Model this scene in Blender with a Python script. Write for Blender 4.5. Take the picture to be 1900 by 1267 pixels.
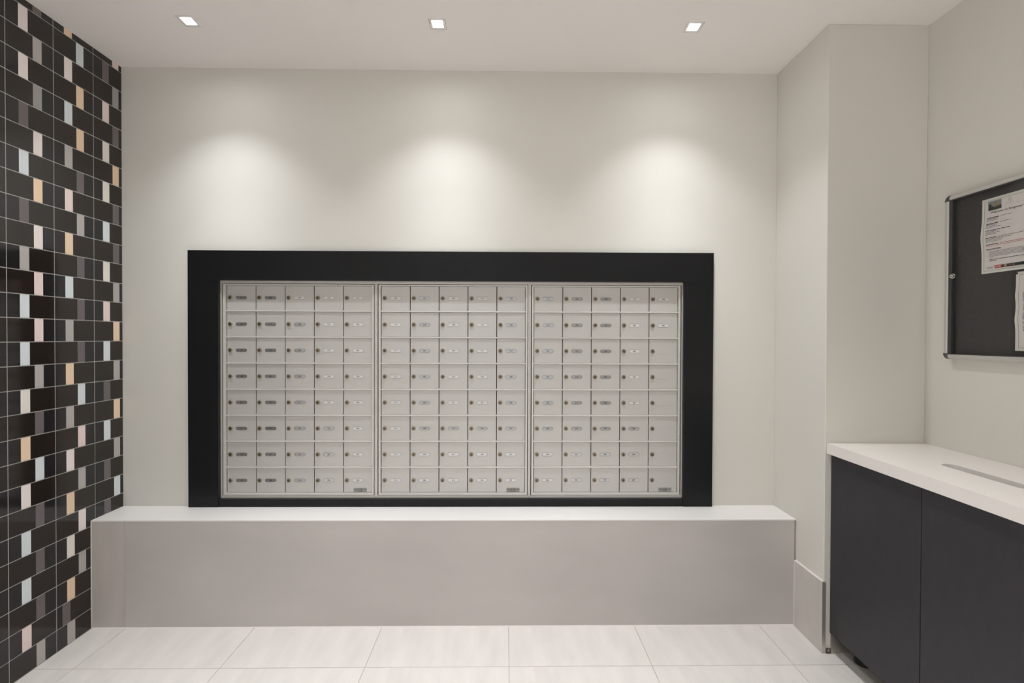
import bpy, bmesh, math, random
from mathutils import Vector, Matrix

random.seed(7)
for _o in list(bpy.data.objects):
    bpy.data.objects.remove(_o, do_unlink=True)
SC = bpy.context.scene
COL = SC.collection

# ------------------------------------------------------------------ sizes (metres)
HC = 2.8307            # ceiling height
XW = 3.4566            # side of the projecting pillar
YP = -0.3965           # face of the pillar
XR = 3.91              # right wall
YF = -5.0              # wall behind the camera
LAMP_X = (0.594, 1.704, 2.860)
LAMP_ROWS = (-0.364, -1.75, -3.2)

# ------------------------------------------------------------------ camera
cam = bpy.data.cameras.new('camera')
cam_o = bpy.data.objects.new('camera', cam)
COL.objects.link(cam_o)
SC.camera = cam_o
cam.sensor_width = 36.0
cam.lens = 864.014 / 1900 * 36.0
cam.clip_start = 0.02
_yaw, _pit, _rol = 0.012856, -0.0096014, 0.0033335
_ex = Vector((math.cos(_yaw), -math.sin(_yaw), 0))
_ey = Vector((math.sin(_yaw), math.cos(_yaw), 0))
_ez = Vector((0, 0, 1))
_fw = math.cos(_pit) * _ey + math.sin(_pit) * _ez
_up = math.cos(_pit) * _ez - math.sin(_pit) * _ey
_r = math.cos(_rol) * _ex + math.sin(_rol) * _up
_u = -math.sin(_rol) * _ex + math.cos(_rol) * _up
_m = Matrix((( _r.x, _u.x, -_fw.x, 2.01584), (_r.y, _u.y, -_fw.y, -2.47454), (_r.z, _u.z, -_fw.z, 1.42619), (0, 0, 0, 1)))
cam_o.matrix_world = _m

# ------------------------------------------------------------------ world, exposure, large lights
w = bpy.data.worlds.new('world')
SC.world = w
w.use_nodes = True
w.node_tree.nodes['Background'].inputs[0].default_value = (0.92, 0.92, 0.90, 1)
w.node_tree.nodes['Background'].inputs[1].default_value = 0.35
SC.view_settings.view_transform = 'Standard'
SC.view_settings.look = 'None'
SC.view_settings.gamma = 1.0
SC.view_settings.use_curve_mapping = False
SC.view_settings.exposure = 0.30
SC.cycles.use_denoising = True
SC.cycles.max_bounces = 12
SC.cycles.diffuse_bounces = 8
SC.cycles.sample_clamp_indirect = 6.0

WASH_W = (23.5, 29.0)    # the three lamps along the mailbox wall: field and hot centre of the beam
ROOM_W = (44.0, 140.0)   # the two lamp rows further back in the lobby
FILL_W = 7.0       # soft frontal fill added behind the camera, no known source
a = bpy.data.lights.new('front_fill', 'AREA')
a.shape = 'RECTANGLE'
a.size, a.size_y = 2.6, 2.1
a.energy = FILL_W
a.color = (1.0, 0.985, 0.96)
ao = bpy.data.objects.new('front_fill', a)
COL.objects.link(ao)
ao.location = (1.75, YF + 0.03, 1.2)
ao.rotation_euler = (math.pi / 2, 0, 0)     # faces +Y

# ------------------------------------------------------------------ materials
def mat(name, col, rough=0.5, metal=0.0, spec=0.5, noise=None, bump=None, emit=None, coat=0.0):
    """noise=(scale, amount, detail, stretch xyz) varies the colour; bump=(scale, strength, stretch)"""
    m = bpy.data.materials.new(name)
    m.use_nodes = True
    nt = m.node_tree
    b = nt.nodes['Principled BSDF']
    b.inputs['Base Color'].default_value = (*col, 1)
    b.inputs['Roughness'].default_value = rough
    b.inputs['Metallic'].default_value = metal
    b.inputs['Specular IOR Level'].default_value = spec
    b.inputs['Coat Weight'].default_value = coat
    tc = None
    def coords(st):
        nonlocal tc
        tc = tc or nt.nodes.new('ShaderNodeTexCoord')
        mp = nt.nodes.new('ShaderNodeMapping')
        mp.inputs['Scale'].default_value = st
        nt.links.new(tc.outputs['Object'], mp.inputs['Vector'])
        return mp.outputs['Vector']
    if noise:
        sc, amt, det, st = noise
        n = nt.nodes.new('ShaderNodeTexNoise')
        n.inputs['Scale'].default_value = sc
        n.inputs['Detail'].default_value = det
        nt.links.new(coords(st), n.inputs['Vector'])
        r = nt.nodes.new('ShaderNodeValToRGB')
        r.color_ramp.elements[0].position = 0.3
        r.color_ramp.elements[1].position = 0.7
        r.color_ramp.elements[0].color = (*[c * (1 - amt) for c in col], 1)
        r.color_ramp.elements[1].color = (*[min(1, c * (1 + amt * 0.6)) for c in col], 1)
        nt.links.new(n.outputs['Fac'], r.inputs['Fac'])
        nt.links.new(r.outputs['Color'], b.inputs['Base Color'])
    if bump:
        sc, s, st = bump
        n = nt.nodes.new('ShaderNodeTexNoise')
        n.inputs['Scale'].default_value = sc
        n.inputs['Detail'].default_value = 3
        nt.links.new(coords(st), n.inputs['Vector'])
        bp = nt.nodes.new('ShaderNodeBump')
        bp.inputs['Strength'].default_value = s
        bp.inputs['Distance'].default_value = 0.002
        nt.links.new(n.outputs['Fac'], bp.inputs['Height'])
        nt.links.new(bp.outputs['Normal'], b.inputs['Normal'])
    if emit:
        b.inputs['Emission Color'].default_value = (*emit[0], 1)
        b.inputs['Emission Strength'].default_value = emit[1]
    return m

def pane_mat(name):
    m = bpy.data.materials.new(name)
    m.use_nodes = True
    nt = m.node_tree
    nt.nodes.remove(nt.nodes['Principled BSDF'])
    out = nt.nodes['Material Output']
    t = nt.nodes.new('ShaderNodeBsdfTransparent')
    t.inputs[0].default_value = (0.97, 0.975, 0.97, 1)
    g = nt.nodes.new('ShaderNodeBsdfGlossy')
    g.inputs['Roughness'].default_value = 0.03
    f = nt.nodes.new('ShaderNodeFresnel')
    f.inputs['IOR'].default_value = 1.3
    mx = nt.nodes.new('ShaderNodeMixShader')
    ge = nt.nodes.new('ShaderNodeNewGeometry')
    fr = nt.nodes.new('ShaderNodeMath')       # reflect on the outer face only, no false total reflection inside the thin pane
    fr.operation = 'MULTIPLY'
    inv = nt.nodes.new('ShaderNodeMath')
    inv.operation = 'SUBTRACT'
    inv.inputs[0].default_value = 1.0
    nt.links.new(ge.outputs['Backfacing'], inv.inputs[1])
    nt.links.new(f.outputs[0], fr.inputs[0])
    nt.links.new(inv.outputs[0], fr.inputs[1])
    nt.links.new(fr.outputs[0], mx.inputs[0])
    nt.links.new(t.outputs[0], mx.inputs[1])
    nt.links.new(g.outputs[0], mx.inputs[2])
    nt.links.new(mx.outputs[0], out.inputs['Surface'])
    return m

M = {}
M['wall'] = mat('wall_paint', (0.716, 0.702, 0.660), 0.6, spec=0.3, bump=(180, 0.06, (1, 1, 1)))
M['ceiling'] = mat('ceiling_paint', (0.835, 0.805, 0.78), 0.8, spec=0.2)
M['grout'] = mat('pale_grout', (0.50, 0.49, 0.47), 0.8, spec=0.2)
M['floor_grout'] = mat('floor_grout', (0.50, 0.455, 0.39), 0.85, spec=0.2)
M['tile_brown'] = mat('glazed_brown_black', (0.0225, 0.0165, 0.0138), 0.10, spec=0.55, noise=(3, 0.15, 2, (1, 1, 1)))
M['tile_reflect'] = mat('glazed_reflect_tint', (0.020, 0.0185, 0.0198), 0.10, spec=0.55, noise=(3, 0.15, 2, (1, 1, 1)))  # neutral tint paints in the differing reflection of the short tile facet
STRIPE = {
    'T': (0.155, 0.135, 0.137), 'G': (0.47, 0.445, 0.43), 'g': (0.36, 0.345, 0.345), 'W': (0.82, 0.775, 0.725),
    'P': (0.84, 0.70, 0.68), 'B': (0.71, 0.77, 0.80), 'O': (0.86, 0.66, 0.47), 'K': (0.87, 0.79, 0.775)}
for k, c in STRIPE.items():
    M['s' + k] = mat('stripe_glaze_' + {'T': 'taupe', 'G': 'light_grey', 'g': 'grey', 'W': 'warm_white', 'P': 'pink', 'B': 'pale_blue', 'O': 'peach', 'K': 'pinkish_white'}[k], c, 0.3, spec=0.4)
M['floor'] = mat('white_porcelain', (0.75, 0.715, 0.69), 0.34, spec=0.45, noise=(2.6, 0.085, 7, (4.5, 1.1, 1)))
M['bench'] = mat('grey_stone_slab', (0.540, 0.515, 0.497), 0.38, spec=0.4, noise=(1.6, 0.07, 7, (1.0, 1.0, 2.4)))
M['bench_end'] = mat('grey_stone_slab_upright', (0.545, 0.515, 0.485), 0.38, spec=0.4, noise=(3.0, 0.07, 6, (4.0, 1.0, 0.8)))
M['bench_top'] = mat('white_stone_slab', (0.83, 0.81, 0.80), 0.35, spec=0.4, noise=(2, 0.02, 6, (1, 2, 1)))
M['caulk'] = mat('white_caulk', (0.80, 0.76, 0.72), 0.5)
M['skirt_tile'] = mat('skirting_stone', (0.60, 0.575, 0.55), 0.35, noise=(2.6, 0.10, 7, (1, 2.2, 1.2)))
M['black'] = mat('black_laminate', (0.0060, 0.0063, 0.0078), 0.36, spec=0.32, noise=(14, 0.12, 4, (1, 1, 1)))
M['alu'] = mat('brushed_aluminium', (0.64, 0.62, 0.59), 0.38, metal=0.35, bump=(60, 0.05, (1, 1, 20)))
M['alu_door'] = mat('silver_door_enamel', (0.590, 0.577, 0.560), 0.42, metal=0.35, noise=(2, 0.03, 2, (1, 1, 1)))
M['rail'] = mat('anodised_rail', (0.68, 0.66, 0.63), 0.35, metal=0.25)
M['gap'] = mat('dark_gap', (0.012, 0.010, 0.009), 0.8, spec=0.1)
M['brass'] = mat('tarnished_brass', (0.42, 0.36, 0.275), 0.3, metal=0.85)
M['bronze'] = mat('lock_face', (0.20, 0.17, 0.135), 0.38, metal=0.8)
M['key'] = mat('keyhole', (0.008, 0.006, 0.005), 0.9)
M['plate_silver'] = mat('silver_nameplate', (0.50, 0.50, 0.50), 0.16, metal=0.9)
M['plate_white'] = mat('white_nameplate', (0.70, 0.69, 0.67), 0.3, spec=0.5)
M['plate_rim'] = mat('nameplate_rim', (0.20, 0.195, 0.19), 0.4, metal=0.5)
M['ink'] = mat('black_ink', (0.02, 0.019, 0.02), 0.7)
M['ink_grey'] = mat('grey_ink', (0.13, 0.125, 0.13), 0.7)
M['ink_red'] = mat('red_ink', (0.50, 0.035, 0.03), 0.6)
M['ink_blue'] = mat('blue_ink', (0.08, 0.12, 0.28), 0.7)
M['sticker'] = mat('grey_sticker', (0.36, 0.36, 0.35), 0.4)
M['sticker_dark'] = mat('sticker_print', (0.06, 0.06, 0.062), 0.6)
M['counter'] = mat('white_quartz', (0.84, 0.81, 0.78), 0.3, spec=0.45)
M['door_dark'] = mat('charcoal_laminate', (0.0315, 0.030, 0.037), 0.42, spec=0.4, noise=(40, 0.10, 4, (1, 1, 0.3)))
M['carcass'] = mat('dark_carcass', (0.05, 0.048, 0.05), 0.6)
M['rubber'] = mat('black_plastic', (0.006, 0.006, 0.006), 0.5)
M['steel'] = mat('brushed_steel', (0.66, 0.62, 0.58), 0.30, metal=0.8, bump=(30, 0.08, (60, 1, 1)))
M['felt'] = mat('dark_grey_backing', (0.062, 0.058, 0.060), 0.75, spec=0.25, noise=(120, 0.12, 3, (1, 1, 1)))
M['dark_profile'] = mat('dark_grey_profile', (0.045, 0.045, 0.044), 0.4)
M['cap'] = mat('corner_plastic', (0.075, 0.073, 0.076), 0.4)
M['board_alu'] = mat('satin_board_rail', (0.60, 0.59, 0.565), 0.34, metal=0.4)
M['chrome'] = mat('chrome', (0.75, 0.74, 0.72), 0.12, metal=1.0)
M['pane'] = pane_mat('clear_pane')
M['paper'] = mat('laminated_paper', (0.74, 0.69, 0.685), 0.3, spec=0.5)
M['laminate'] = mat('laminate_margin', (0.74, 0.73, 0.68), 0.25, spec=0.5)
M['lens'] = mat('lamp_lens', (1, 1, 1), 0.4, emit=((1.0, 0.99, 0.97), 140.0))
M['lamp_trim'] = mat('white_lamp_trim', (0.80, 0.785, 0.76), 0.45)
M['cup'] = mat('white_reflector', (0.88, 0.87, 0.85), 0.3)
M['photo_sky'] = mat('print_sky', (0.23, 0.26, 0.30), 0.5)
M['photo_build'] = mat('print_building', (0.30, 0.25, 0.17), 0.5, noise=(180, 0.5, 3, (1, 1, 1)))
M['photo_tree'] = mat('print_trees', (0.035, 0.04, 0.038), 0.5)
M['photo_red'] = mat('print_storefront', (0.16, 0.05, 0.035), 0.5)
M['photo_tan'] = mat('print_tan', (0.40, 0.30, 0.19), 0.5)

# ------------------------------------------------------------------ mesh helpers
class MB:
    """collects shapes in one bmesh; materials by key"""
    def __init__(s):
        s.bm = bmesh.new()
        s.mats = []
    def mi(s, k):
        if k not in s.mats:
            s.mats.append(k)
        return s.mats.index(k)
    def face(s, vs, k):
        f = s.bm.faces.new(vs)
        f.material_index = s.mi(k)
        return f
    def poly(s, pts, k):
        return s.face([s.bm.verts.new(p) for p in pts], k)
    def box(s, x0, x1, y0, y1, z0, z1, k, bevel=0.0, seg=1):
        v = [s.bm.verts.new((x, y, z)) for x in (x0, x1) for y in (y0, y1) for z in (z0, z1)]
        fs = [(0, 1, 3, 2), (4, 6, 7, 5), (0, 4, 5, 1), (2, 3, 7, 6), (0, 2, 6, 4), (1, 5, 7, 3)]
        ff = [s.face([v[i] for i in f], k) for f in fs]
        if bevel:
            es = list({e for f in ff for e in f.edges})
            bmesh.ops.bevel(s.bm, geom=es, offset=bevel, segments=seg, affect='EDGES', profile=0.5)
    def ring(s, o, i, y0, y1, k, axis='Y'):
        """rectangular ring: o,i=(a0,a1,z0,z1); one connected mitred frame, y0 front"""
        def P(a, y, z):
            return (a, y, z) if axis == 'Y' else (y, a, z)
        def L(r, y):
            return [s.bm.verts.new(P(a, y, z)) for a, z in ((r[0], r[2]), (r[1], r[2]), (r[1], r[3]), (r[0], r[3]))]
        of, inf, ob, ib = L(o, y0), L(i, y0), L(o, y1), L(i, y1)
        for j in range(4):
            n = (j + 1) % 4
            s.face([of[j], of[n], inf[n], inf[j]], k)
            s.face([ob[n], ob[j], ib[j], ib[n]], k)
            s.face([of[n], of[j], ob[j], ob[n]], k)
            s.face([inf[j], inf[n], ib[n], ib[j]], k)
    def extrude(s, prof, d, k, ks=None):
        """prof: list of 3-D points (closed loop), extruded by vector d; ks = per-side material keys"""
        a_ = [s.bm.verts.new(p) for p in prof]
        b_ = [s.bm.verts.new(Vector(p) + Vector(d)) for p in prof]
        n = len(prof)
        for j in range(n):
            s.face([a_[j], a_[(j + 1) % n], b_[(j + 1) % n], b_[j]], ks[j] if ks else k)
        s.face(a_[::-1], k)
        s.face(b_, k)
    def lathe(s, c, axis, prof, k, n=20, ks=None):
        """prof: (r, t) pairs along axis ('X','Y','Z' or signed '-Y') from c"""
        sg = -1 if axis[0] == '-' else 1
        ax = axis[-1]
        rows = []
        for r, t in prof:
            row = []
            for j in range(n):
                q = 2 * math.pi * j / n
                u, v = r * math.cos(q), r * math.sin(q)
                p = {'X': (sg * t, u, v), 'Y': (u, sg * t, v), 'Z': (u, v, sg * t)}[ax]
                row.append(s.bm.verts.new(Vector(c) + Vector(p)))
            rows.append(row)
        for a_ in range(len(rows) - 1):
            for j in range(n):
                s.face([rows[a_][j], rows[a_][(j + 1) % n], rows[a_ + 1][(j + 1) % n], rows[a_ + 1][j]], ks[a_] if ks else k)
        s.face(rows[0][::-1], ks[0] if ks else k)
        s.face(rows[-1], ks[-1] if ks else k)
    def text(s, txt, size, k, place, align='CENTER', bold=0.0, ar=1.0):
        vs, fs = glyphs(txt, size, align, bold)
        vv = [s.bm.verts.new(place(x * ar, y)) for x, y in vs]
        for f in fs:
            try:
                s.face([vv[j] for j in f], k)
            except ValueError:
                pass
    def mesh(s, name, smooth=False):
        bmesh.ops.recalc_face_normals(s.bm, faces=s.bm.faces)
        me = bpy.data.meshes.new(name)
        s.bm.to_mesh(me)
        s.bm.free()
        for k in s.mats:
            me.materials.append(M[k])
        if smooth:
            for p in me.polygons:
                p.use_smooth = True
            me.set_sharp_from_angle(angle=math.radians(40))
        return me

_gl = {}
def glyphs(txt, size, align, bold):
    key = (txt, round(size, 5), align, bold)
    if key not in _gl:
        cu = bpy.data.curves.new('lettering', 'FONT')
        cu.body = txt
        cu.size = size
        cu.align_x = align
        cu.align_y = 'CENTER'
        cu.offset = bold
        cu.resolution_u = 2
        cu.fill_mode = 'FRONT'
        ob = bpy.data.objects.new('lettering', cu)
        me = bpy.data.meshes.new_from_object(ob)
        _gl[key] = ([(v.co.x, v.co.y) for v in me.vertices], [tuple(p.vertices) for p in me.polygons])
        bpy.data.objects.remove(ob)
        bpy.data.curves.remove(cu)
        bpy.data.meshes.remove(me)
    return _gl[key]

def link(name, data, parent=None, loc=(0, 0, 0), **props):
    o = bpy.data.objects.new(name, data)
    COL.objects.link(o)
    o.location = loc
    if parent is not None:
        o.parent = parent
    for k, v in props.items():
        o[k] = v
    return o
def thing(name, label, cat, loc=(0, 0, 0), group=None, data=None):
    o = link(name, data, None, loc, label=label, category=cat)
    if group:
        o['group'] = group
    return o
def struct(name, data, loc=(0, 0, 0), label=None):
    o = link(name, data, None, loc, kind='structure')
    if label:
        o['label'] = label
    return o

def holed(k, us, vs, holes, place, thick):
    """sheet over the grid us x vs with rectangular holes, given depth by place(u,v,t)"""
    b = MB()
    us = sorted({*us, *[h[0] for h in holes], *[h[1] for h in holes]})
    vs = sorted({*vs, *[h[2] for h in holes], *[h[3] for h in holes]})
    cache = {}
    def V(u, v, t):
        if (u, v, t) not in cache:
            cache[(u, v, t)] = b.bm.verts.new(place(u, v, t))
        return cache[(u, v, t)]
    solid = lambda i, j: 0 <= i < len(us) - 1 and 0 <= j < len(vs) - 1 and not any(
        h[0] - 1e-6 <= us[i] and us[i + 1] <= h[1] + 1e-6 and h[2] - 1e-6 <= vs[j] and vs[j + 1] <= h[3] + 1e-6 for h in holes)
    for i in range(len(us) - 1):
        for j in range(len(vs) - 1):
            if not solid(i, j):
                continue
            u0, u1, v0, v1 = us[i], us[i + 1], vs[j], vs[j + 1]
            for t in (0, thick):
                b.face([V(u0, v0, t), V(u1, v0, t), V(u1, v1, t), V(u0, v1, t)], k)
            for di, dj, (p, q) in ((-1, 0, ((u0, v0), (u0, v1))), (1, 0, ((u1, v0), (u1, v1))), (0, -1, ((u0, v0), (u1, v0))), (0, 1, ((u0, v1), (u1, v1)))):
                if not solid(i + di, j + dj):
                    b.face([V(*p, 0), V(*q, 0), V(*q, thick), V(*p, thick)], k)
    return b

# ================================================================== ROOM SHELL
BX0, BX1, BZ0, BZ1 = 0.5045, 2.9615, 0.5620, 1.7195        # recess for the mailboxes
b = holed('wall', (-0.1, XR + 0.1), (-0.1, HC + 0.1), [(BX0, BX1, BZ0, BZ1)], lambda u, v, t: (u, t, v), 0.12)
struct('wall_back', b.mesh('wall_back'))

b = MB(); b.box(-0.12, -0.0012, YF - 0.1, 0.0, -0.1, HC + 0.1, 'grout')
wl = struct('wall_left', b.mesh('wall_left'))
b = MB(); b.box(-0.0012, 0.0, YF, -1.970, 0.0, HC, 'wall')
link('painted_stretch', b.mesh('painted_stretch'), wl)

b = MB(); b.box(XR, XR + 0.12, YF - 0.1, 0.0, -0.1, HC + 0.1, 'wall')
struct('wall_right', b.mesh('wall_right'))
b = MB(); b.box(XW, XR, YP, 0.0, -0.05, HC, 'wall', 0.002)
struct('wall_pillar', b.mesh('wall_pillar'), label='painted pillar projecting beside the mailbox wall')

# wall behind the camera; its unseen glazed opening is added for the frontal fill
b = holed('wall', (-0.1, XR + 0.1), (-0.1, HC + 0.1), [(0.45, 3.05, 0.0, 2.3)], lambda u, v, t: (u, YF - t, v), 0.12)
struct('wall_front', b.mesh('wall_front'))
win = MB(); win.ring((0.45, 3.05, 0.0, 2.3), (0.51, 2.99, 0.06, 2.24), YF - 0.03, YF - 0.09, 'dark_profile')
wi = struct('added_window_1', win.mesh('added_window_frame'))
b = MB(); b.box(0.51, 2.99, YF - 0.063, YF - 0.057, 0.06, 2.24, 'pane')
link('pane', b.mesh('pane'), wi)

# ceiling with square holes for the lamps
HS = 0.0368
holes = [(x - HS, x + HS, y - HS, y + HS) for x in LAMP_X for y in LAMP_ROWS]
b = holed('ceiling', (-0.1, XR + 0.1), (YF - 0.1, 0.1), holes, lambda u, v, t: (u, v, HC + t), 0.08)
struct('ceiling', b.mesh('ceiling'))

# floor: grout bed with porcelain tiles laid on it
b = MB(); b.box(-0.1, XR + 0.1, YF - 0.1, 0.1, -0.12, -0.0022, 'floor_grout')
fl = struct('floor', b.mesh('floor'))
FT, FD, FJ = 0.6215, 0.311, 0.0028
fx = [0.1685 + FT * k for k in range(-1, 7)]
fy = [-0.4725 - FD * k for k in range(-1, 15)]
_fm = {}
def floor_tile(x0, x1, y0, y1):
    key = (round(x1 - x0, 4), round(y1 - y0, 4))
    if key not in _fm:
        q = MB()
        q.box(0, x1 - x0, 0, y1 - y0, -0.008, 0.0, 'floor', 0.0006)
        _fm[key] = q.mesh('floor_tile')
    link('tile', _fm[key], fl, (x0, y0, 0))
for i in range(len(fx) - 1):
    for j in range(len(fy) - 1):
        x0, x1 = max(0.001, fx[i] + FJ / 2), min(XR - 0.001, fx[i + 1] - FJ / 2)
        y1, y0 = fy[j] - FJ / 2, max(YF + 0.001, fy[j + 1] + FJ / 2)
        if x1 - x0 < 0.02 or y1 - y0 < 0.02:
            continue
        if y1 > YP and x1 > XW:      # notched round the pillar corner, or cut back along its face
            xa, ya = XW - 0.0005, YP - 0.0008
            pr = [(x0, y0), (x1, y0), (x1, ya), (xa, ya), (xa, y1), (x0, y1)] if x0 < XW - 0.02 else [(x0, y0), (x1, y0), (x1, ya), (x0, ya)]
            if y0 < ya:
                q = MB()
                q.extrude([(x, y, -0.008) for x, y in pr], (0, 0, 0.008), 'floor')
                link('tile', q.mesh('floor_tile_cut'), fl)
            elif x0 < xa - 0.02:
                floor_tile(x0, xa, y0, y1)
            continue
        if x1 - x0 > 0.02:
            floor_tile(x0, x1, y0, y1)

# ------------------------------------------------------------------ left wall tiles
TZ0, TH, TW, TJ = 1.3989, 0.1, 0.2, 0.0038
YC = -0.167
POS = {'L': (0.253, 0.447), 'R': (0.548, 0.739), 'M': (0.135, 0.33)}
# rows 14 (top, cut at the ceiling) ... -14 (floor); columns by the distance from the corner
COLA = 'T K G K g T K B O T K G P B P B G W T O B K T B T B T P G'.split()      # second whole column, reads top down
COLB = 'O B K O B O G T P G O T B T G T O B G P K G O K W G O T G'.split()      # first whole column
COLC = 'P T g P T W O W T B T W G P O B G T O B G T B T W P B T K'.split()      # cut column in the corner
_tm, _sm = {}, {}
def wall_tile(y0, w_, z0, h_, pos, colour, cut=False):
    a0, a1 = [TW * t for t in POS[pos]]
    key = (round(w_, 4), round(h_, 4), pos)
    short_first = pos in 'LM'
    if key not in _tm:
        j = TJ / 2
        e = 0.0 if cut else j
        pr = [(-0.008, j), (-0.008, w_ - e), (0, w_ - e), (0, a1), (-0.003, a1), (-0.003, a0), (0, a0), (0, j)]
        q = MB()
        kA, kB = ('tile_reflect', 'tile_brown') if short_first else ('tile_brown', 'tile_reflect')
        q.extrude([(x, y, j) for x, y in pr], (0, 0, h_ - 2 * j), 'tile_brown', ['tile_brown', kB, kB, kB, kA, kA, kA, kA])
        _tm[key] = q.mesh('wall_tile')
    t = link('tile', _tm[key], wl, (0, y0, z0))
    t.rotation_euler = (0, random.uniform(-1, 1) * 0.0016, random.uniform(-1, 1) * 0.0012)
    sk = (round(h_, 4), pos, colour)
    if sk not in _sm:
        q = MB()
        q.box(-0.0032, 0.0, a0, a1, TJ / 2, h_ - TJ / 2, 's' + colour)
        _sm[sk] = q.mesh('tile_stripe')
    link('stripe', _sm[sk], t)
for c in range(10):
    y0 = YC - TW * c
    for n in range(29):
        r_ = 14 - n
        z0 = TZ0 + TH * r_
        h_ = min(TH, HC - z0) if r_ == 14 else TH
        if c == 0:
            colr, pos = COLC[n], 'R' if r_ % 2 == 0 else 'L'
        elif c == 1:
            colr, pos = COLB[n], 'L' if r_ % 2 == 0 else 'R'
            if r_ == -13:
                pos = 'M'
        elif c == 2:
            colr, pos = COLA[n], 'R' if r_ % 2 == 0 else 'L'
        else:
            colr, pos = random.choice('TGgWPBOKT'), 'R' if (r_ + c) % 2 == 0 else 'L'
        if r_ == -14:
            z0 += 0.0011
            h_ -= 0.0011
        if c == 0:
            wall_tile(y0, -YC - 0.001, z0, h_, pos, colr, True)
        else:
            wall_tile(y0, TW, z0, h_, pos, colr)

# ================================================================== DOWNLIGHTS
def lamp_meshes():
    def stack(rows):
        q = MB()
        loops = [[q.bm.verts.new((sx * h, sy * h, z)) for sx, sy in ((-1, -1), (1, -1), (1, 1), (-1, 1))] for h, z, _ in rows]
        for n_, (a_, c_) in enumerate(zip(loops, loops[1:])):
            for j in range(4):
                q.face([a_[j], a_[(j + 1) % 4], c_[(j + 1) % 4], c_[j]], rows[n_][2])
        return q, loops
    # square flange set in the ceiling with a thin shadow gap all round, tapering cup, closed on top
    q, _ = stack([(0.0400, 0.010, 'gap'), (0.0352, 0.010, 'lamp_trim'), (0.0352, 0.0006, 'lamp_trim'), (0.0345, 0.0, 'lamp_trim'), (0.0236, 0.0, '')])
    trim = q.mesh('lamp_trim')
    q, lp = stack([(0.0236, 0.0, 'cup'), (0.0215, 0.008, 'cup'), (0.0215, 0.060, '')])
    q.face(lp[-1], 'cup')
    cup = q.mesh('lamp_cup')
    q = MB(); q.box(-0.0212, 0.0212, -0.0212, 0.0212, 0.0045, 0.010, 'lens')
    return trim, cup, q.mesh('lamp_lens')
L_TRIM, L_CUP, L_LENS = lamp_meshes()
_ll = {0: 'square recessed downlight above the left mailbox bank, nearest the dark tiles',
       1: 'square recessed downlight above the middle mailbox bank',
       2: 'square recessed downlight above the right mailbox bank, nearest the pillar'}
for ri, y in enumerate(LAMP_ROWS):
    for xi, x in enumerate(LAMP_X):
        lab = _ll[xi] if ri == 0 else ('square recessed downlight in the %s row behind the camera, %s' % (('second', 'third')[ri - 1], ('on the tiled side', 'in the middle', 'on the cabinet side')[xi]))
        t = thing('downlight', lab, 'lamp', (x, y, HC), 'recessed square downlights')
        link('lamp_trim', L_TRIM, t)
        link('reflector', L_CUP, t)
        link('lens', L_LENS, t)
        s = bpy.data.lights.new('lamp_beam', 'SPOT')
        s.color = (0.965, 0.985, 1.0) if ri == 0 else (0.975, 0.985, 1.0)
        s.shadow_soft_size = 0.020
        if ri == 0:
            s.energy = WASH_W[0]
            s.spot_size, s.spot_blend = math.radians(102), 0.85
        else:
            s.energy = ROOM_W[ri - 1]
            s.spot_size, s.spot_blend = math.radians(98), 1.0
        so = link('lamp_beam', s, t, (0, 0, -0.0030))
        if ri == 0:
            s2 = s.copy()
            s2.energy = WASH_W[1]
            s2.spot_size, s2.spot_blend = math.radians(64), 1.0
            link('lamp_core', s2, t, (0, 0, -0.0030))

# ================================================================== BENCH
BD, BH = 0.1933, 0.5282
t = thing('bench', 'long low grey stone ledge under the mailboxes with white top', 'bench', (0, 0, 0))
b = MB(); b.box(0.0005, XW - 0.0005, -BD, -0.0005, BH - 0.0065, BH, 'bench_top', 0.0008)
link('top_slab', b.mesh('bench_top'), t)
b = MB(); b.box(0.0005, 0.1607, -BD + 0.0006, -BD + 0.02, 0.003, BH - 0.0065, 'bench_end', 0.0005)
link('front_panel', b.mesh('bench_front_end'), t, label='narrow end panel with upright grain')
b = MB(); b.box(0.1617, XW - 0.0065, -BD + 0.0006, -BD + 0.02, 0.003, BH - 0.0065, 'bench', 0.0005)
link('front_panel', b.mesh('bench_front'), t)
b = MB(); b.box(0.0005, XW - 0.003, -BD + 0.02, -0.001, 0.0005, BH - 0.0065, 'carcass')
link('core', b.mesh('bench_core'), t)
b = MB(); b.extrude([(0.002, -BD - 0.003, 0.0002), (0.002, -BD + 0.004, 0.0002), (0.002, -BD + 0.004, 0.0048), (0.002, -BD - 0.0005, 0.0040)], (XW - 0.006, 0, 0), 'caulk')
link('caulk_bead', b.mesh('caulk_bead'), t)
b = MB(); b.box(0.0002, 0.0032, -BD - 0.0015, -BD + 0.004, 0.003, BH - 0.004, 'caulk')
link('caulk_bead', b.mesh('caulk_bead_corner'), t)

# ================================================================== MAILBOX SURROUND
FX0, FX1, FZ1 = 0.3545, 3.1135, 1.8735
OX0, OX1, OZ1, OZ0 = 0.5106, 2.9587, 1.7188, 0.5690
t = thing('mailbox_surround', 'wide black panel frame around the three mailbox banks', 'frame')
e = 0.0003
b = MB(); b.box(FX0, FX1, -0.022, -0.0003, OZ1, FZ1, 'black', e)
link('top_board', b.mesh('surround_top'), t)
b = MB(); b.box(FX0, OX0, -0.022, -0.0003, BH + 0.0006, OZ1, 'black', e)
link('side_board', b.mesh('surround_left'), t)
b = MB(); b.box(OX1, FX1, -0.022, -0.0003, BH + 0.0006, OZ1, 'black', e)
link('side_board', b.mesh('surround_right'), t)
b = MB(); b.box(OX0 + 0.0006, OX1 - 0.0006, -0.0195, -0.0003, BH + 0.0012, OZ0, 'black', e)
link('bottom_board', b.mesh('surround_bottom'), t)
# close the thin joints of the top board so that the face reads as one sheet

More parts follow.
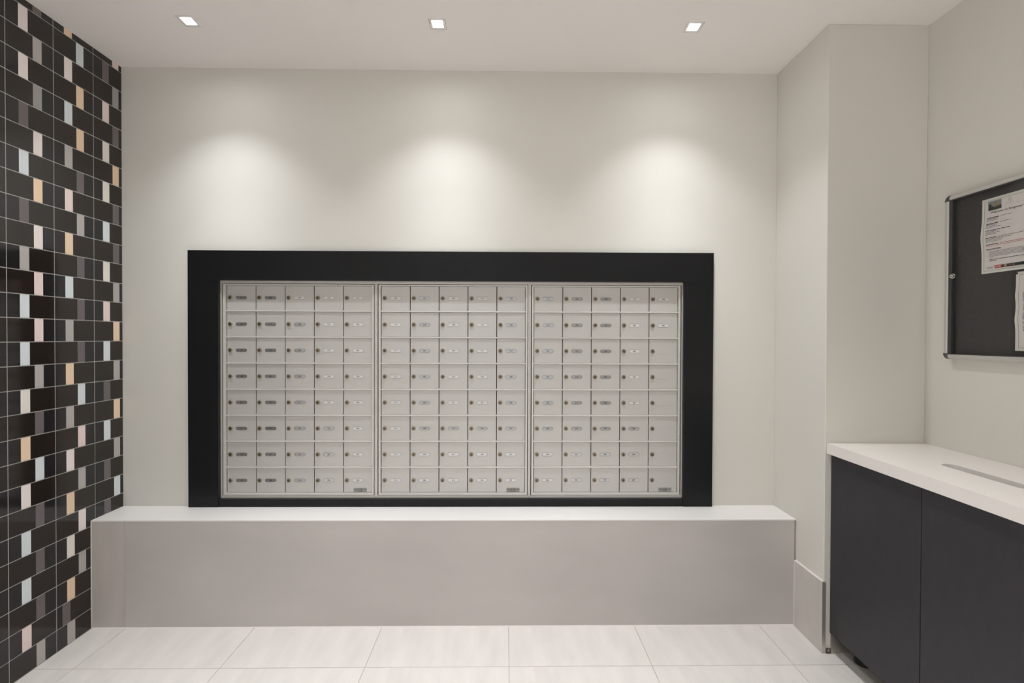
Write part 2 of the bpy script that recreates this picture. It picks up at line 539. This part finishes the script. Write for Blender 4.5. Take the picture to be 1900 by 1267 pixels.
# ================================================================== MAILBOX BANKS
RZ = [(1.6938, 1.5645)] + [(1.6938 - 0.13838 * k, 1.6938 - 0.13838 * k - 0.1298) for k in range(1, 8)]
DW_GAP = 0.0036
YD = 0.0125                # front of the doors
def lock_mesh():
    q = MB()
    q.lathe((0, 0, 0), '-Y', [(0.0118, -0.004), (0.0118, 0.0035), (0.0108, 0.0052), (0.0085, 0.0055), (0.0080, 0.0042), (0.0030, 0.0044)], 'brass', 18, ['brass', 'brass', 'brass', 'bronze', 'bronze'])
    q.box(-0.0012, 0.0012, -0.0050, -0.0042, -0.0062, 0.0030, 'key')
    return q.mesh('mailbox_lock', True)
LOCK = lock_mesh()
_dm = {}
def door_mesh(wd, hd):
    key = (round(wd, 4), round(hd, 4))
    if key not in _dm:
        q = MB()
        q.box(-wd / 2, wd / 2, 0, 0.010, -hd / 2, hd / 2, 'alu_door', 0.0012)
        _dm[key] = q.mesh('mailbox_door')
    return _dm[key]
def pill(q, w_, h_, y0, y1, k, cut=0.0):
    r_ = h_ / 2
    pts = []
    for sgn, base in ((1, -math.pi / 2), (-1, math.pi / 2)):
        for j in range(7):
            an = base + math.pi * j / 6
            pts.append((sgn * (w_ / 2 - r_) + r_ * math.cos(an), y1, r_ * math.sin(an)))
    q.extrude(pts, (0, y0 - y1, 0), k)
_pm = {}
def plate_mesh(num, kind):
    key = (num, kind)
    if key not in _pm:
        q = MB()
        k = 'plate_white' if kind == 'W' else 'plate_silver'
        pill(q, 0.0600, 0.0178, -0.0006, 0.001, 'plate_rim')
        pill(q, 0.0576, 0.0156, -0.0011, 0.0002, k)
        if num:
            q.text(num, 0.0098, 'ink', lambda x, y: (x, -0.00125, y), bold=0.0002)
        _pm[key] = q.mesh('number_plate')
    return _pm[key]
def blank_mesh():
    q = MB()
    pill(q, 0.0600, 0.0178, -0.0009, 0.001, 'alu_door')
    q.box(-0.022, 0.022, -0.0014, -0.0006, -0.0086, -0.0076, 'rail')
    return q.mesh('blank_plate')
BLANK = blank_mesh()
def sticker_mesh():
    q = MB()
    q.box(-0.036, 0.036, -0.0006, 0.0002, -0.0105, 0.0105, 'sticker')
    n = 20
    def el(rx, rz, y):
        return [(rx * math.cos(2 * math.pi * j / n), y, rz * math.sin(2 * math.pi * j / n)) for j in range(n)]
    q.poly(el(0.0165, 0.0092, -0.0008), 'sticker_dark')
    q.poly(el(0.0140, 0.0074, -0.0010), 'sticker')
    for x0, x1, z0, z1 in ((-0.008, -0.0045, -0.004, 0.004), (-0.0022, 0.0018, -0.0042, 0.0042), (0.004, 0.008, -0.004, 0.004),
                           (-0.031, -0.019, -0.001, 0.003), (0.019, 0.026, -0.001, 0.003), (0.028, 0.032, -0.001, 0.003),
                           (-0.033, 0.033, -0.0099, -0.0085), (-0.033, -0.017, 0.007, 0.0078), (0.017, 0.033, 0.007, 0.0078)):
        q.poly([(x0, -0.0011, z0), (x1, -0.0011, z0), (x1, -0.0011, z1), (x0, -0.0011, z1)], 'sticker_dark')
    return q.mesh('mailbox_sticker')
STICK = sticker_mesh()
R = lambda a_, c_: [str(k) for k in range(a_, c_ + 1)]
NUMS = [
    [R(101, 108), R(109, 110) + R(201, 206), R(207, 214), R(215, 222), R(301, 308)],
    [R(309, 316), R(317, 318) + R(401, 406), R(407, 414), R(415, 418) + R(501, 504), R(505, 512)],
    [R(513, 514) + R(601, 606), R(607, 613) + ['701'], R(702, 709), ['710'] + R(801, 807), ['808', '809'] + [''] * 6]]
KIND = [['SSSSSSSS', 'SSSSSSSS', 'WSSSSSSS', 'WWWWWSSS', 'WWWWWWWW'],
        ['WWWWWWWW', 'SSSSSSSS', 'WWWWWSSS', 'WWWWWSSS', 'SSSSSSSS'],
        ['SSSSSSSS', 'SSSSSSSS', 'SSSSSSSS', 'WWWWWSSS', 'WW______']]
BANKS = [  # outer trim x0,x1 ; inner front x0,x1 ; columns x0..x1
    (0.5055, 1.3270, 0.5171, 1.3205, 0.5214, 1.3152, 0.5356, 1.3045,
     'left silver mailbox bank numbered from 101 to 308, nearest the dark tiles'),
    (1.3280, 2.1402, 1.3351, 2.1335, 1.3403, 2.1300, 1.3513, 2.1195,
     'middle silver mailbox bank numbered from 309 to 512'),
    (2.1412, 2.9605, 2.1478, 2.9532, 2.1528, 2.9475, 2.1630, 2.9363,
     'right silver mailbox bank with six unnumbered doors, nearest the pillar')]
for bi, (tx0, tx1, ix0, ix1, mx0, mx1, cx0, cx1, lab) in enumerate(BANKS):
    t = thing('mailbox_bank', lab, 'mailboxes', ((tx0 + tx1) / 2, 0, 0.5640), 'silver mailbox banks in the black surround')
    ox, oz = (tx0 + tx1) / 2, 0.5640
    def part(name, q, smooth=False, par=t, **kw):
        me = q.mesh(name, smooth)
        me.transform(Matrix.Translation((-ox, 0, -oz)))
        return link(name, me, par, **kw)
    q = MB(); q.ring((tx0, tx1, 0.5645, 1.7185), (ix0, ix1, 0.5815, 1.7045), -0.0002, 0.050, 'alu')
    part('outer_frame', q)
    q = MB(); q.box(tx0 + 0.002, tx1 - 0.002, 0.0505, 0.0560, 0.5665, 1.7165, 'gap')
    part('back_panel', q)
    q = MB(); q.ring((mx0, mx1, 0.5836, 1.7015), (cx0 - 0.0006, cx1 + 0.0006, 0.5942, 1.6945), 0.0035, 0.045, 'rail')
    part('door_frame', q)
    for k in range(7):
        z1, z0 = RZ[k][1] - 0.0003, RZ[k + 1][0] + 0.0008
        q = MB()
        q.extrude([(cx0, 0.0072, z0 + 0.0012), (cx0, 0.0085, z0), (cx0, 0.045, z0), (cx0, 0.045, z1), (cx0, 0.0085, z1), (cx0, 0.0072, z1 - 0.0008)], (cx1 - cx0, 0, 0), 'rail')
        part('ledge', q)
    pitch = (cx1 - cx0) / 5
    for c in range(5):
        for r_ in range(8):
            zt, zb = RZ[r_]
            wd, hd = pitch - DW_GAP, zt - zb
            xc, zc = cx0 + pitch * (c + 0.5) + 0.0004, (zt + zb) / 2
            d = link('door', door_mesh(wd, hd), t, (xc - ox, YD, zc - oz))
            d.rotation_euler = (random.uniform(-1, 1) * 0.0012, 0, random.uniform(-1, 1) * 0.0015)
            lz = -0.0005 if r_ else 0.0012
            lk = link('lock', LOCK, d, (-pitch / 2 + 0.0195, 0, lz))
            lk.rotation_euler = (0, random.choice((0, 0, 0.3, -0.4, 0.15)), 0)
            num, kd = NUMS[bi][c][r_], KIND[bi][c][r_]
            if kd == '_':
                link('blank_plate', BLANK, d, (-pitch / 2 + 0.0770, 0, lz))
            else:
                link('number_plate', plate_mesh(num, kd), d, (-pitch / 2 + 0.0770, 0, lz))
            if c == 4 and r_ == 7:
                link('sticker', STICK, d, (pitch / 2 - 0.0640, 0, -hd / 2 + 0.0135))

# ================================================================== SKIRTING ON THE PILLAR SIDE
SK = 0.3235
b = MB(); b.box(XW - 0.0080, XW - 0.0004, YP - 0.0004, -BD - 0.003, 0.0006, SK, 'skirt_tile', 0.0004)
sk = struct('baseboard_right', b.mesh('skirting_tile'))
b = MB(); b.extrude([(XW - 0.0088, YP, SK), (XW - 0.0002, YP, SK), (XW - 0.0002, YP, SK + 0.005), (XW - 0.006, YP, SK + 0.0035)], (0, -YP - BD - 0.003, 0), 'caulk')
link('top_bead', b.mesh('top_bead'), sk)
b = MB(); b.box(XW - 0.0084, XW + 0.0085, YP - 0.0034, YP - 0.0005, 0.0006, SK + 0.001, 'steel', 0.0004)
link('edge_trim', b.mesh('edge_trim'), sk, label='steel strip closing the end of the skirting')
b = MB(); b.box(XW - 0.009, XW - 0.006, -BD - 0.004, -BD + 0.0005, 0.002, SK + 0.002, 'caulk')
link('corner_bead', b.mesh('corner_bead'), sk)
# steel kick plate along the foot of the pillar face, under the cabinet
b = MB(); b.box(3.4880, XR - 0.001, YP - 0.0030, YP - 0.0003, 0.0008, 0.115, 'steel', 0.0004)
kp = struct('baseboard_pillar', b.mesh('kick_plate'))
b = MB(); b.lathe((3.5640, YP - 0.0028, 0.048), '-Y', [(0.0028, -0.001), (0.0028, 0.0006), (0.0018, 0.0012)], 'bronze', 12)
link('screw', b.mesh('kick_screw', True), kp)
b = MB()
b.ring((3.4680, 3.4900, 0.0010, 0.0225), (3.4712, 3.4868, 0.0050, 0.0150), YP - 0.0062, YP - 0.0006, 'bronze')
ch = link('floor_clip', b.mesh('floor_clip'), kp, label='small bronze clip at the pillar foot')
b = MB(); b.lathe((3.4790, YP - 0.0058, 0.0190), '-Y', [(0.0030, -0.001), (0.0030, 0.0006), (0.0015, 0.0014)], 'chrome', 12)
link('clip_screw', b.mesh('clip_screw', True), ch)

# ================================================================== CABINET AND WORKTOP
CY0, CY1 = YP - 0.0015, -1.325
CT, CTH = 0.9525, 0.0462
DX = 3.4835
DZ0, DZ1 = 0.0940, CT - CTH - 0.004
t = thing('cabinet', 'charcoal two-door cabinet on black feet under the white worktop', 'cabinet', (3.69, (CY0 + CY1) / 2, 0))
ox, oy = 3.69, (CY0 + CY1) / 2
def cpart(name, q, smooth=False, par=t, **kw):
    me = q.mesh(name, smooth)
    me.transform(Matrix.Translation((-ox, -oy, 0)))
    return link(name, me, par, **kw)
b = holed('carcass', (DX + 0.022, XR - 0.003), (CY1 + 0.003, CY0 - 0.003), [(3.640, 3.710, -1.05, -0.735)], lambda u, v, t_: (u, v, CT - CTH - 0.001 - t_), 0.018)
b.ring((CY1 + 0.003, CY0 - 0.003, DZ0 + 0.004, CT - CTH - 0.001), (CY1 + 0.02, CY0 - 0.02, DZ0 + 0.022, CT - CTH - 0.019), DX + 0.022, XR - 0.003, 'carcass', axis='X')
cpart('carcass', b)
SEAM = -0.8555
for y0, y1 in ((SEAM + 0.0015, CY0 - 0.0016), (CY1 + 0.001, SEAM - 0.0015)):
    b = MB(); b.box(DX, DX + 0.0190, y0, y1, DZ0, DZ1, 'door_dark', 0.0008)
    cpart('door', b)
for x, y in ((3.590, -0.465), (3.615, -1.24), (3.84, -0.475), (3.84, -1.24)):
    b = MB(); b.lathe((x, y, 0.0005), 'Z', [(0.036, 0), (0.038, 0.006), (0.034, 0.016), (0.020, 0.028), (0.018, 0.070), (0.030, 0.078), (0.030, 0.0975)], 'rubber', 20)
    cpart('foot', b, True)

# worktop with a long rounded slot
q = MB()
sx, sr, sy0, sy1 = 3.6745, 0.0285, -0.741, -1.040
out = [(DX - 0.0195, CY0), (DX - 0.0195, CY1), (XR - 0.0005, CY1), (XR - 0.0005, CY0)]
n = 12
slot = [(sx + sr * math.cos(math.pi * j / n), sy0 - sr + sr * math.sin(math.pi * j / n)) for j in range(n + 1)] + \
       [(sx + sr * math.cos(math.pi + math.pi * j / n), sy1 + sr + sr * math.sin(math.pi + math.pi * j / n)) for j in range(n + 1)]
loops = {}
for lv, z in (('t', CT), ('b', CT - CTH)):
    ov = [q.bm.verts.new((x, y, z)) for x, y in out]
    sv = [q.bm.verts.new((x, y, z)) for x, y in slot]
    loops[lv] = (ov, sv)
    m_ = n + 1
    # slot order: right tip .. top .. left tip (first half), left tip .. bottom .. right tip (second half)
    top, bot = sv[:m_], sv[m_:]
    hx = n // 2
    q.face([ov[3], ov[0]] + top[hx:][::-1], 'counter')          # far side, left half of the arc
    q.face([ov[0], ov[1]] + bot[:hx + 1][::-1] + [top[-1]], 'counter')
    q.face([ov[1], ov[2]] + bot[hx:][::-1], 'counter')
    q.face([ov[2], ov[3]] + top[:hx + 1][::-1] + [bot[-1]], 'counter')
for i in (0, 1):
    tv, bv = loops['t'][i], loops['b'][i]
    for j in range(len(tv)):
        q.face([tv[j], tv[(j + 1) % len(tv)], bv[(j + 1) % len(tv)], bv[j]], 'counter')
wt = thing('worktop', 'thick white worktop with a long rounded slot, on the charcoal cabinet', 'worktop', (0, 0, 0), data=q.mesh('worktop'))

# ================================================================== NOTICE BOARD
NY0, NY1, NZ0, NZ1 = -0.517, -1.43, 1.3400, 2.0255
XB = 3.872                     # front of the rails
t = thing('notice_board', 'glazed dark grey notice board with silver rails above the worktop', 'notice board', (XR, NY0, NZ0))
def npart(name, q, smooth=False, par=t, **kw):
    me = q.mesh(name, smooth)
    me.transform(Matrix.Translation((-XR, -NY0, -NZ0)))
    return link(name, me, par, **kw)
b = MB(); b.box(3.898, XR - 0.0005, NY1 + 0.004, NY0 - 0.004, NZ0 + 0.004, NZ1 - 0.004, 'felt')
npart('backing_panel', b)
RW, CR = 0.0195, 0.024
def rail_prof(outer, inward):
    """half-round section: (offset from the outer edge, x)"""
    pts = [(0.0, XR - 0.001), (0.0, XB + 0.012)]
    for j in range(1, 6):
        an = math.pi / 2 * j / 6
        pts.append((0.010 * (1 - math.cos(an)), XB + 0.012 - 0.012 * math.sin(an)))
    pts += [(0.010, XB), (RW - 0.003, XB), (RW, XB + 0.003), (RW, XR - 0.001)]
    return [(outer + inward * o_, x) for o_, x in pts]
for zo, s_ in ((NZ1, -1), (NZ0, 1)):
    b = MB(); b.extrude([(x, NY1 + CR, z) for z, x in rail_prof(zo, s_)], (0, NY0 - NY1 - 2 * CR, 0), 'board_alu')
    npart('rail', b, True)
for yo, s_ in ((NY0, -1), (NY1, 1)):
    b = MB(); b.extrude([(x, y, NZ0 + CR) for y, x in rail_prof(yo, s_)], (0, 0, NZ1 - NZ0 - 2 * CR), 'board_alu')
    npart('rail', b, True)
for yo, sy_ in ((NY0, -1), (NY1, 1)):
    for zo, sz_ in ((NZ1, -1), (NZ0, 1)):
        b = MB()
        arc = [(yo + sy_ * CR * (1 - math.cos(an)), zo + sz_ * CR * (1 - math.sin(an))) for an in [math.pi / 2 * j / 8 for j in range(9)]]
        arc = [(y, z) for y, z in arc]
        prof = [(XR - 0.001, y, z) for y, z in arc] + [(XR - 0.001, yo + sy_ * CR, zo + sz_ * CR)]
        b.extrude(prof, (XB + 0.003 - XR + 0.001, 0, 0), 'cap')
        npart('corner_cap', b)
# glazed door: dark slim profile along the lock side, pane, lock
b = MB()
b.ring((NY1 + RW + 0.001, NY0 - RW - 0.001, NZ0 + RW - 0.001, NZ1 - RW + 0.001), (NY1 + RW + 0.020, NY0 - RW - 0.0145, NZ0 + RW + 0.003, NZ1 - RW - 0.005), XB + 0.0045, XB + 0.013, 'dark_profile', axis='X')
dr = npart('door', b)
b = MB(); b.box(XB + 0.0075, XB + 0.0100, NY1 + RW + 0.019, NY0 - RW - 0.0140, NZ0 + RW + 0.002, NZ1 - RW - 0.004, 'pane')
npart('pane', b, par=dr)
b = MB(); b.lathe((XB + 0.0075, -0.5555, 1.6855), '-X', [(0.0105, -0.001), (0.0105, 0.0035), (0.0080, 0.0045), (0.0080, 0.0110), (0.0068, 0.0125), (0.0056, 0.0118), (0.0008, 0.0118)], 'chrome', 20)
b.box(XB - 0.0046, XB - 0.0038, -0.5600, -0.5510, 1.6845, 1.6865, 'key')
npart('lock', b, True, par=dr)

# ------------------------------------------------------------------ papers behind the pane
def paper(lab, y0, z1, w_, h_, bulge, xs):
    """sheet facing -X: y runs down to the viewer's right"""
    nv = 24
    q_ = MB()
    vs = []
    def at(u, v, lift=0.0):           # u,v = metres from the top left corner
        k = v / h_
        yy = y0 - u - bulge(k) * max(0.0, 1 - u / 0.06) * 0.0
        yy = y0 - u + bulge(k) * max(0.0, 1 - u / 0.10)
        return (xs - lift - 0.35 * bulge(k), yy, z1 - v)
    us = (0, 0.008, w_ - 0.008, w_)
    F, B = [[[q_.bm.verts.new(at(u, h_ * j / nv, lf)) for u in us] for j in range(nv + 1)] for lf in (0.0, -0.0006)]
    for j in range(nv):
        for i in range(3):
            k = 'laminate' if i != 1 or j < 1 or j > nv - 2 else 'paper'
            q_.face([F[j][i], F[j][i + 1], F[j + 1][i + 1], F[j + 1][i]], k)
            q_.face([B[j][i], B[j + 1][i], B[j + 1][i + 1], B[j][i + 1]], 'laminate')
        q_.face([F[j][0], F[j + 1][0], B[j + 1][0], B[j][0]], 'laminate')
        q_.face([F[j][3], B[j][3], B[j + 1][3], F[j + 1][3]], 'laminate')
    for i in range(3):
        q_.face([F[0][i], B[0][i], B[0][i + 1], F[0][i + 1]], 'laminate')
        q_.face([F[nv][i], F[nv][i + 1], B[nv][i + 1], B[nv][i]], 'laminate')
    p = thing('notice_sheet', lab, 'notice', (xs, y0, z1), 'laminated notices on the board')
    me = q_.mesh('sheet')
    me.transform(Matrix.Translation((-xs, -y0, -z1)))
    link('sheet', me, p)
    def pp(name, qq, **kw):
        me_ = qq.mesh(name)
        me_.transform(Matrix.Translation((-xs, -y0, -z1)))
        return link(name, me_, p, **kw)
    return p, at, pp
def quad(q_, at, u0, u1, v0, v1, k, lift=0.0009):
    q_.poly([at(u0, v0, lift), at(u1, v0, lift), at(u1, v1, lift), at(u0, v1, lift)], k)
def scribble(q_, at, u0, u1, v, h_, k, rnd):
    """a line of print too small to read: word-length dashes"""
    u = u0
    while u < u1:
        wl_ = rnd.uniform(0.004, 0.011)
        quad(q_, at, u, min(u1, u + wl_), v - h_ / 2, v + h_ / 2, k)
        u += wl_ + 0.0016
def border(q_, at, m0, w_, h_, k, th=0.0008):
    n_ = 20
    for i in range(n_):
        v0, v1 = m0 + (h_ - 2 * m0) * i / n_, m0 + (h_ - 2 * m0) * (i + 1) / n_
        quad(q_, at, m0, m0 + th, v0, v1, k)
        quad(q_, at, w_ - m0 - th, w_ - m0, v0, v1, k)
    quad(q_, at, m0, w_ - m0, m0, m0 + th, k)
    quad(q_, at, m0, w_ - m0, h_ - m0 - th, h_ - m0, k)

XS = 3.8955
PW, PH = 0.229, 0.290
p1, at, pp = paper('laminated welcome notice with a building photo and a red logo', -0.6540, 1.9705, PW, PH,
                   lambda k: 0.0042 * math.exp(-((k - 0.5) / 0.16) ** 2), XS)
b = MB(); border(b, at, 0.0095, PW, PH, 'ink_grey'); pp('border', b)
b = MB()
quad(b, at, 0.024, 0.072, 0.0130, 0.0330, 'photo_sky')
quad(b, at, 0.024, 0.072, 0.0330, 0.0480, 'photo_tree')
quad(b, at, 0.044, 0.066, 0.0200, 0.0330, 'photo_build', 0.0010)
quad(b, at, 0.050, 0.061, 0.0170, 0.0200, 'photo_build', 0.0010)
quad(b, at, 0.024, 0.036, 0.0240, 0.0330, 'photo_tree', 0.0010)
quad(b, at, 0.024, 0.0265, 0.0135, 0.0330, 'photo_tree', 0.0011)
quad(b, at, 0.058, 0.072, 0.0335, 0.0390, 'photo_red', 0.0010)
quad(b, at, 0.044, 0.056, 0.0350, 0.0370, 'photo_tan', 0.0010)
pp('photo_print', b, label='small printed photo of a building at dusk')
b = MB()
n = 18
for j in range(n):
    a0, a1 = 2 * math.pi * j / n, 2 * math.pi * (j + 1) / n
    cc = lambda an, r_: at(0.102 + r_ * math.cos(an), 0.0225 + r_ * math.sin(an), 0.0009)
    b.poly([cc(a0, 0.0060), cc(a1, 0.0060), cc(a1, 0.0052), cc(a0, 0.0052)], 'ink_grey')
b.text('K', 0.007, 'ink_grey', lambda x, y: at(0.102 + x, 0.0225 - y, 0.0009))
quad(b, at, 0.090, 0.114, 0.0330, 0.0338, 'ink_grey')
quad(b, at, 0.078, 0.150, 0.0405, 0.0408, 'ink_grey')
pp('emblem', b)
b = MB(); b.text('Welcome to Kingsway C', 0.0122, 'ink', lambda x, y: at(0.032 + x, 0.0570 - y, 0.0009), 'LEFT')
pp('heading', b)
b = MB()
rn = random.Random(3)
def head(txt, v, wmax):
    vs_, fs_ = glyphs(txt, 0.0066, 'LEFT', 0.0)
    mxw = max(x for x, _ in vs_)
    b.text(txt, 0.0066, 'ink', lambda x, y: at(0.019 + x, v - y, 0.0009), 'LEFT', ar=wmax / mxw, bold=0.0002)
    quad(b, at, 0.019, 0.019 + wmax, v + 0.0034, v + 0.0038, 'ink')
head('Concierge Services', 0.0760, 0.044)
scribble(b, at, 0.070, 0.108, 0.0760, 0.0014, 'ink_grey', rn)
for v, u1 in ((0.0818, 0.060), (0.0868, 0.060)):
    scribble(b, at, 0.019, u1, v, 0.0014, 'ink_grey', rn)
head('Management Office', 0.0985, 0.043)
scribble(b, at, 0.068, 0.106, 0.0985, 0.0014, 'ink_grey', rn)
for v, u1, k in ((0.1040, 0.055, 'ink_grey'), (0.1088, 0.060, 'ink_grey'), (0.1135, 0.072, 'ink_blue')):
    scribble(b, at, 0.019, u1, v, 0.0014, k, rn)
quad(b, at, 0.019, 0.0225, 0.1240, 0.1262, 'ink')
for u0, u1 in ((0.0245, 0.033), (0.0345, 0.056), (0.058, 0.071), (0.0735, 0.088), (0.090, 0.104)):
    quad(b, at, u0, u1, 0.1238, 0.1262, 'ink')
for v, u1 in ((0.1305, 0.066), (0.1352, 0.070), (0.1400, 0.058)):
    scribble(b, at, 0.019, u1, v, 0.0014, 'ink_grey', rn)
for u0, u1 in ((0.019, 0.030), (0.0315, 0.045), (0.0465, 0.058)):
    quad(b, at, u0, u1, 0.1520, 0.1544, 'ink')
scribble(b, at, 0.063, 0.200, 0.1532, 0.0014, 'ink_grey', rn)
for v, u1 in ((0.1585, 0.110), (0.1632, 0.080), (0.1680, 0.076)):
    scribble(b, at, 0.019, u1, v, 0.0014, 'ink_grey', rn)
for u0, u1 in ((0.019, 0.036), (0.0375, 0.064)):
    quad(b, at, u0, u1, 0.1785, 0.1808, 'ink')
scribble(b, at, 0.070, 0.200, 0.1795, 0.0016, 'ink_red', rn)
scribble(b, at, 0.019, 0.150, 0.1850, 0.0014, 'ink_red', rn)
head('General Information', 0.1975, 0.054)
for i, v in enumerate((0.2070, 0.2118, 0.2165, 0.2212, 0.2260, 0.2308)):
    scribble(b, at, 0.031, 0.205 if i != 5 else 0.045, v, 0.0014, 'ink_grey', rn)
for v in (0.2075, 0.2240, 0.2400):
    quad(b, at, 0.0235, 0.0250, v - 0.0007, v + 0.0007, 'ink_grey')
scribble(b, at, 0.031, 0.180, 0.2385, 0.0020, 'ink', rn)
scribble(b, at, 0.031, 0.058, 0.2435, 0.0020, 'ink', rn)
for v in (0.2665, 0.2695, 0.2725):
    scribble(b, at, 0.021, 0.044, v, 0.0010, 'ink_grey', rn)
pp('body_print', b)
b = MB()
quad(b, at, 0.050, 0.076, 0.2625, 0.2740, 'ink_red')
b.text('ICON', 0.0082, 'paper', lambda x, y: at(0.063 + x, 0.2682 - y, 0.0011), bold=0.0002)
quad(b, at, 0.076, 0.200, 0.2625, 0.2740, 'photo_tree')
quad(b, at, 0.084, 0.094, 0.2632, 0.2720, 'photo_tan', 0.0011)
quad(b, at, 0.102, 0.112, 0.2650, 0.2710, 'photo_red', 0.0011)
quad(b, at, 0.116, 0.120, 0.2640, 0.2720, 'photo_build', 0.0011)
pp('logo_strip', b, label='red ICON logo and dark picture strip along the foot')

p2, at, pp = paper('laminated typed notice pinned lower, beside the welcome notice', -0.7795, 1.6715, PW, PH,
                   lambda k: 0.0022 * math.exp(-((k - 0.30) / 0.07) ** 2) + 0.0026 * math.exp(-((k - 0.60) / 0.09) ** 2), XS)
b = MB(); border(b, at, 0.0110, PW, PH, 'ink_grey'); pp('border', b)
b = MB()
quad(b, at, 0.030, 0.034, 0.052, 0.057, 'ink')
for i in range(27):
    v = 0.076 + i * 0.0054
    if i in (7, 13, 19, 22):
        continue
    scribble(b, at, 0.0255, 0.200, v, 0.0017, 'ink' if i % 5 else 'ink_grey', rn)
pp('body_print', b)
b = MB(); b.lathe((0, 0, 0), '-X', [(0.0022, -0.002), (0.0022, 0.001), (0.0040, 0.0015), (0.0040, 0.0030), (0.0025, 0.0038)], 'rubber', 14)
thing('push_pin', 'black push pin in the top corner of the lower notice', 'pin', (XS - 0.0006, -0.7840, 1.6665), data=b.mesh('push_pin', True))
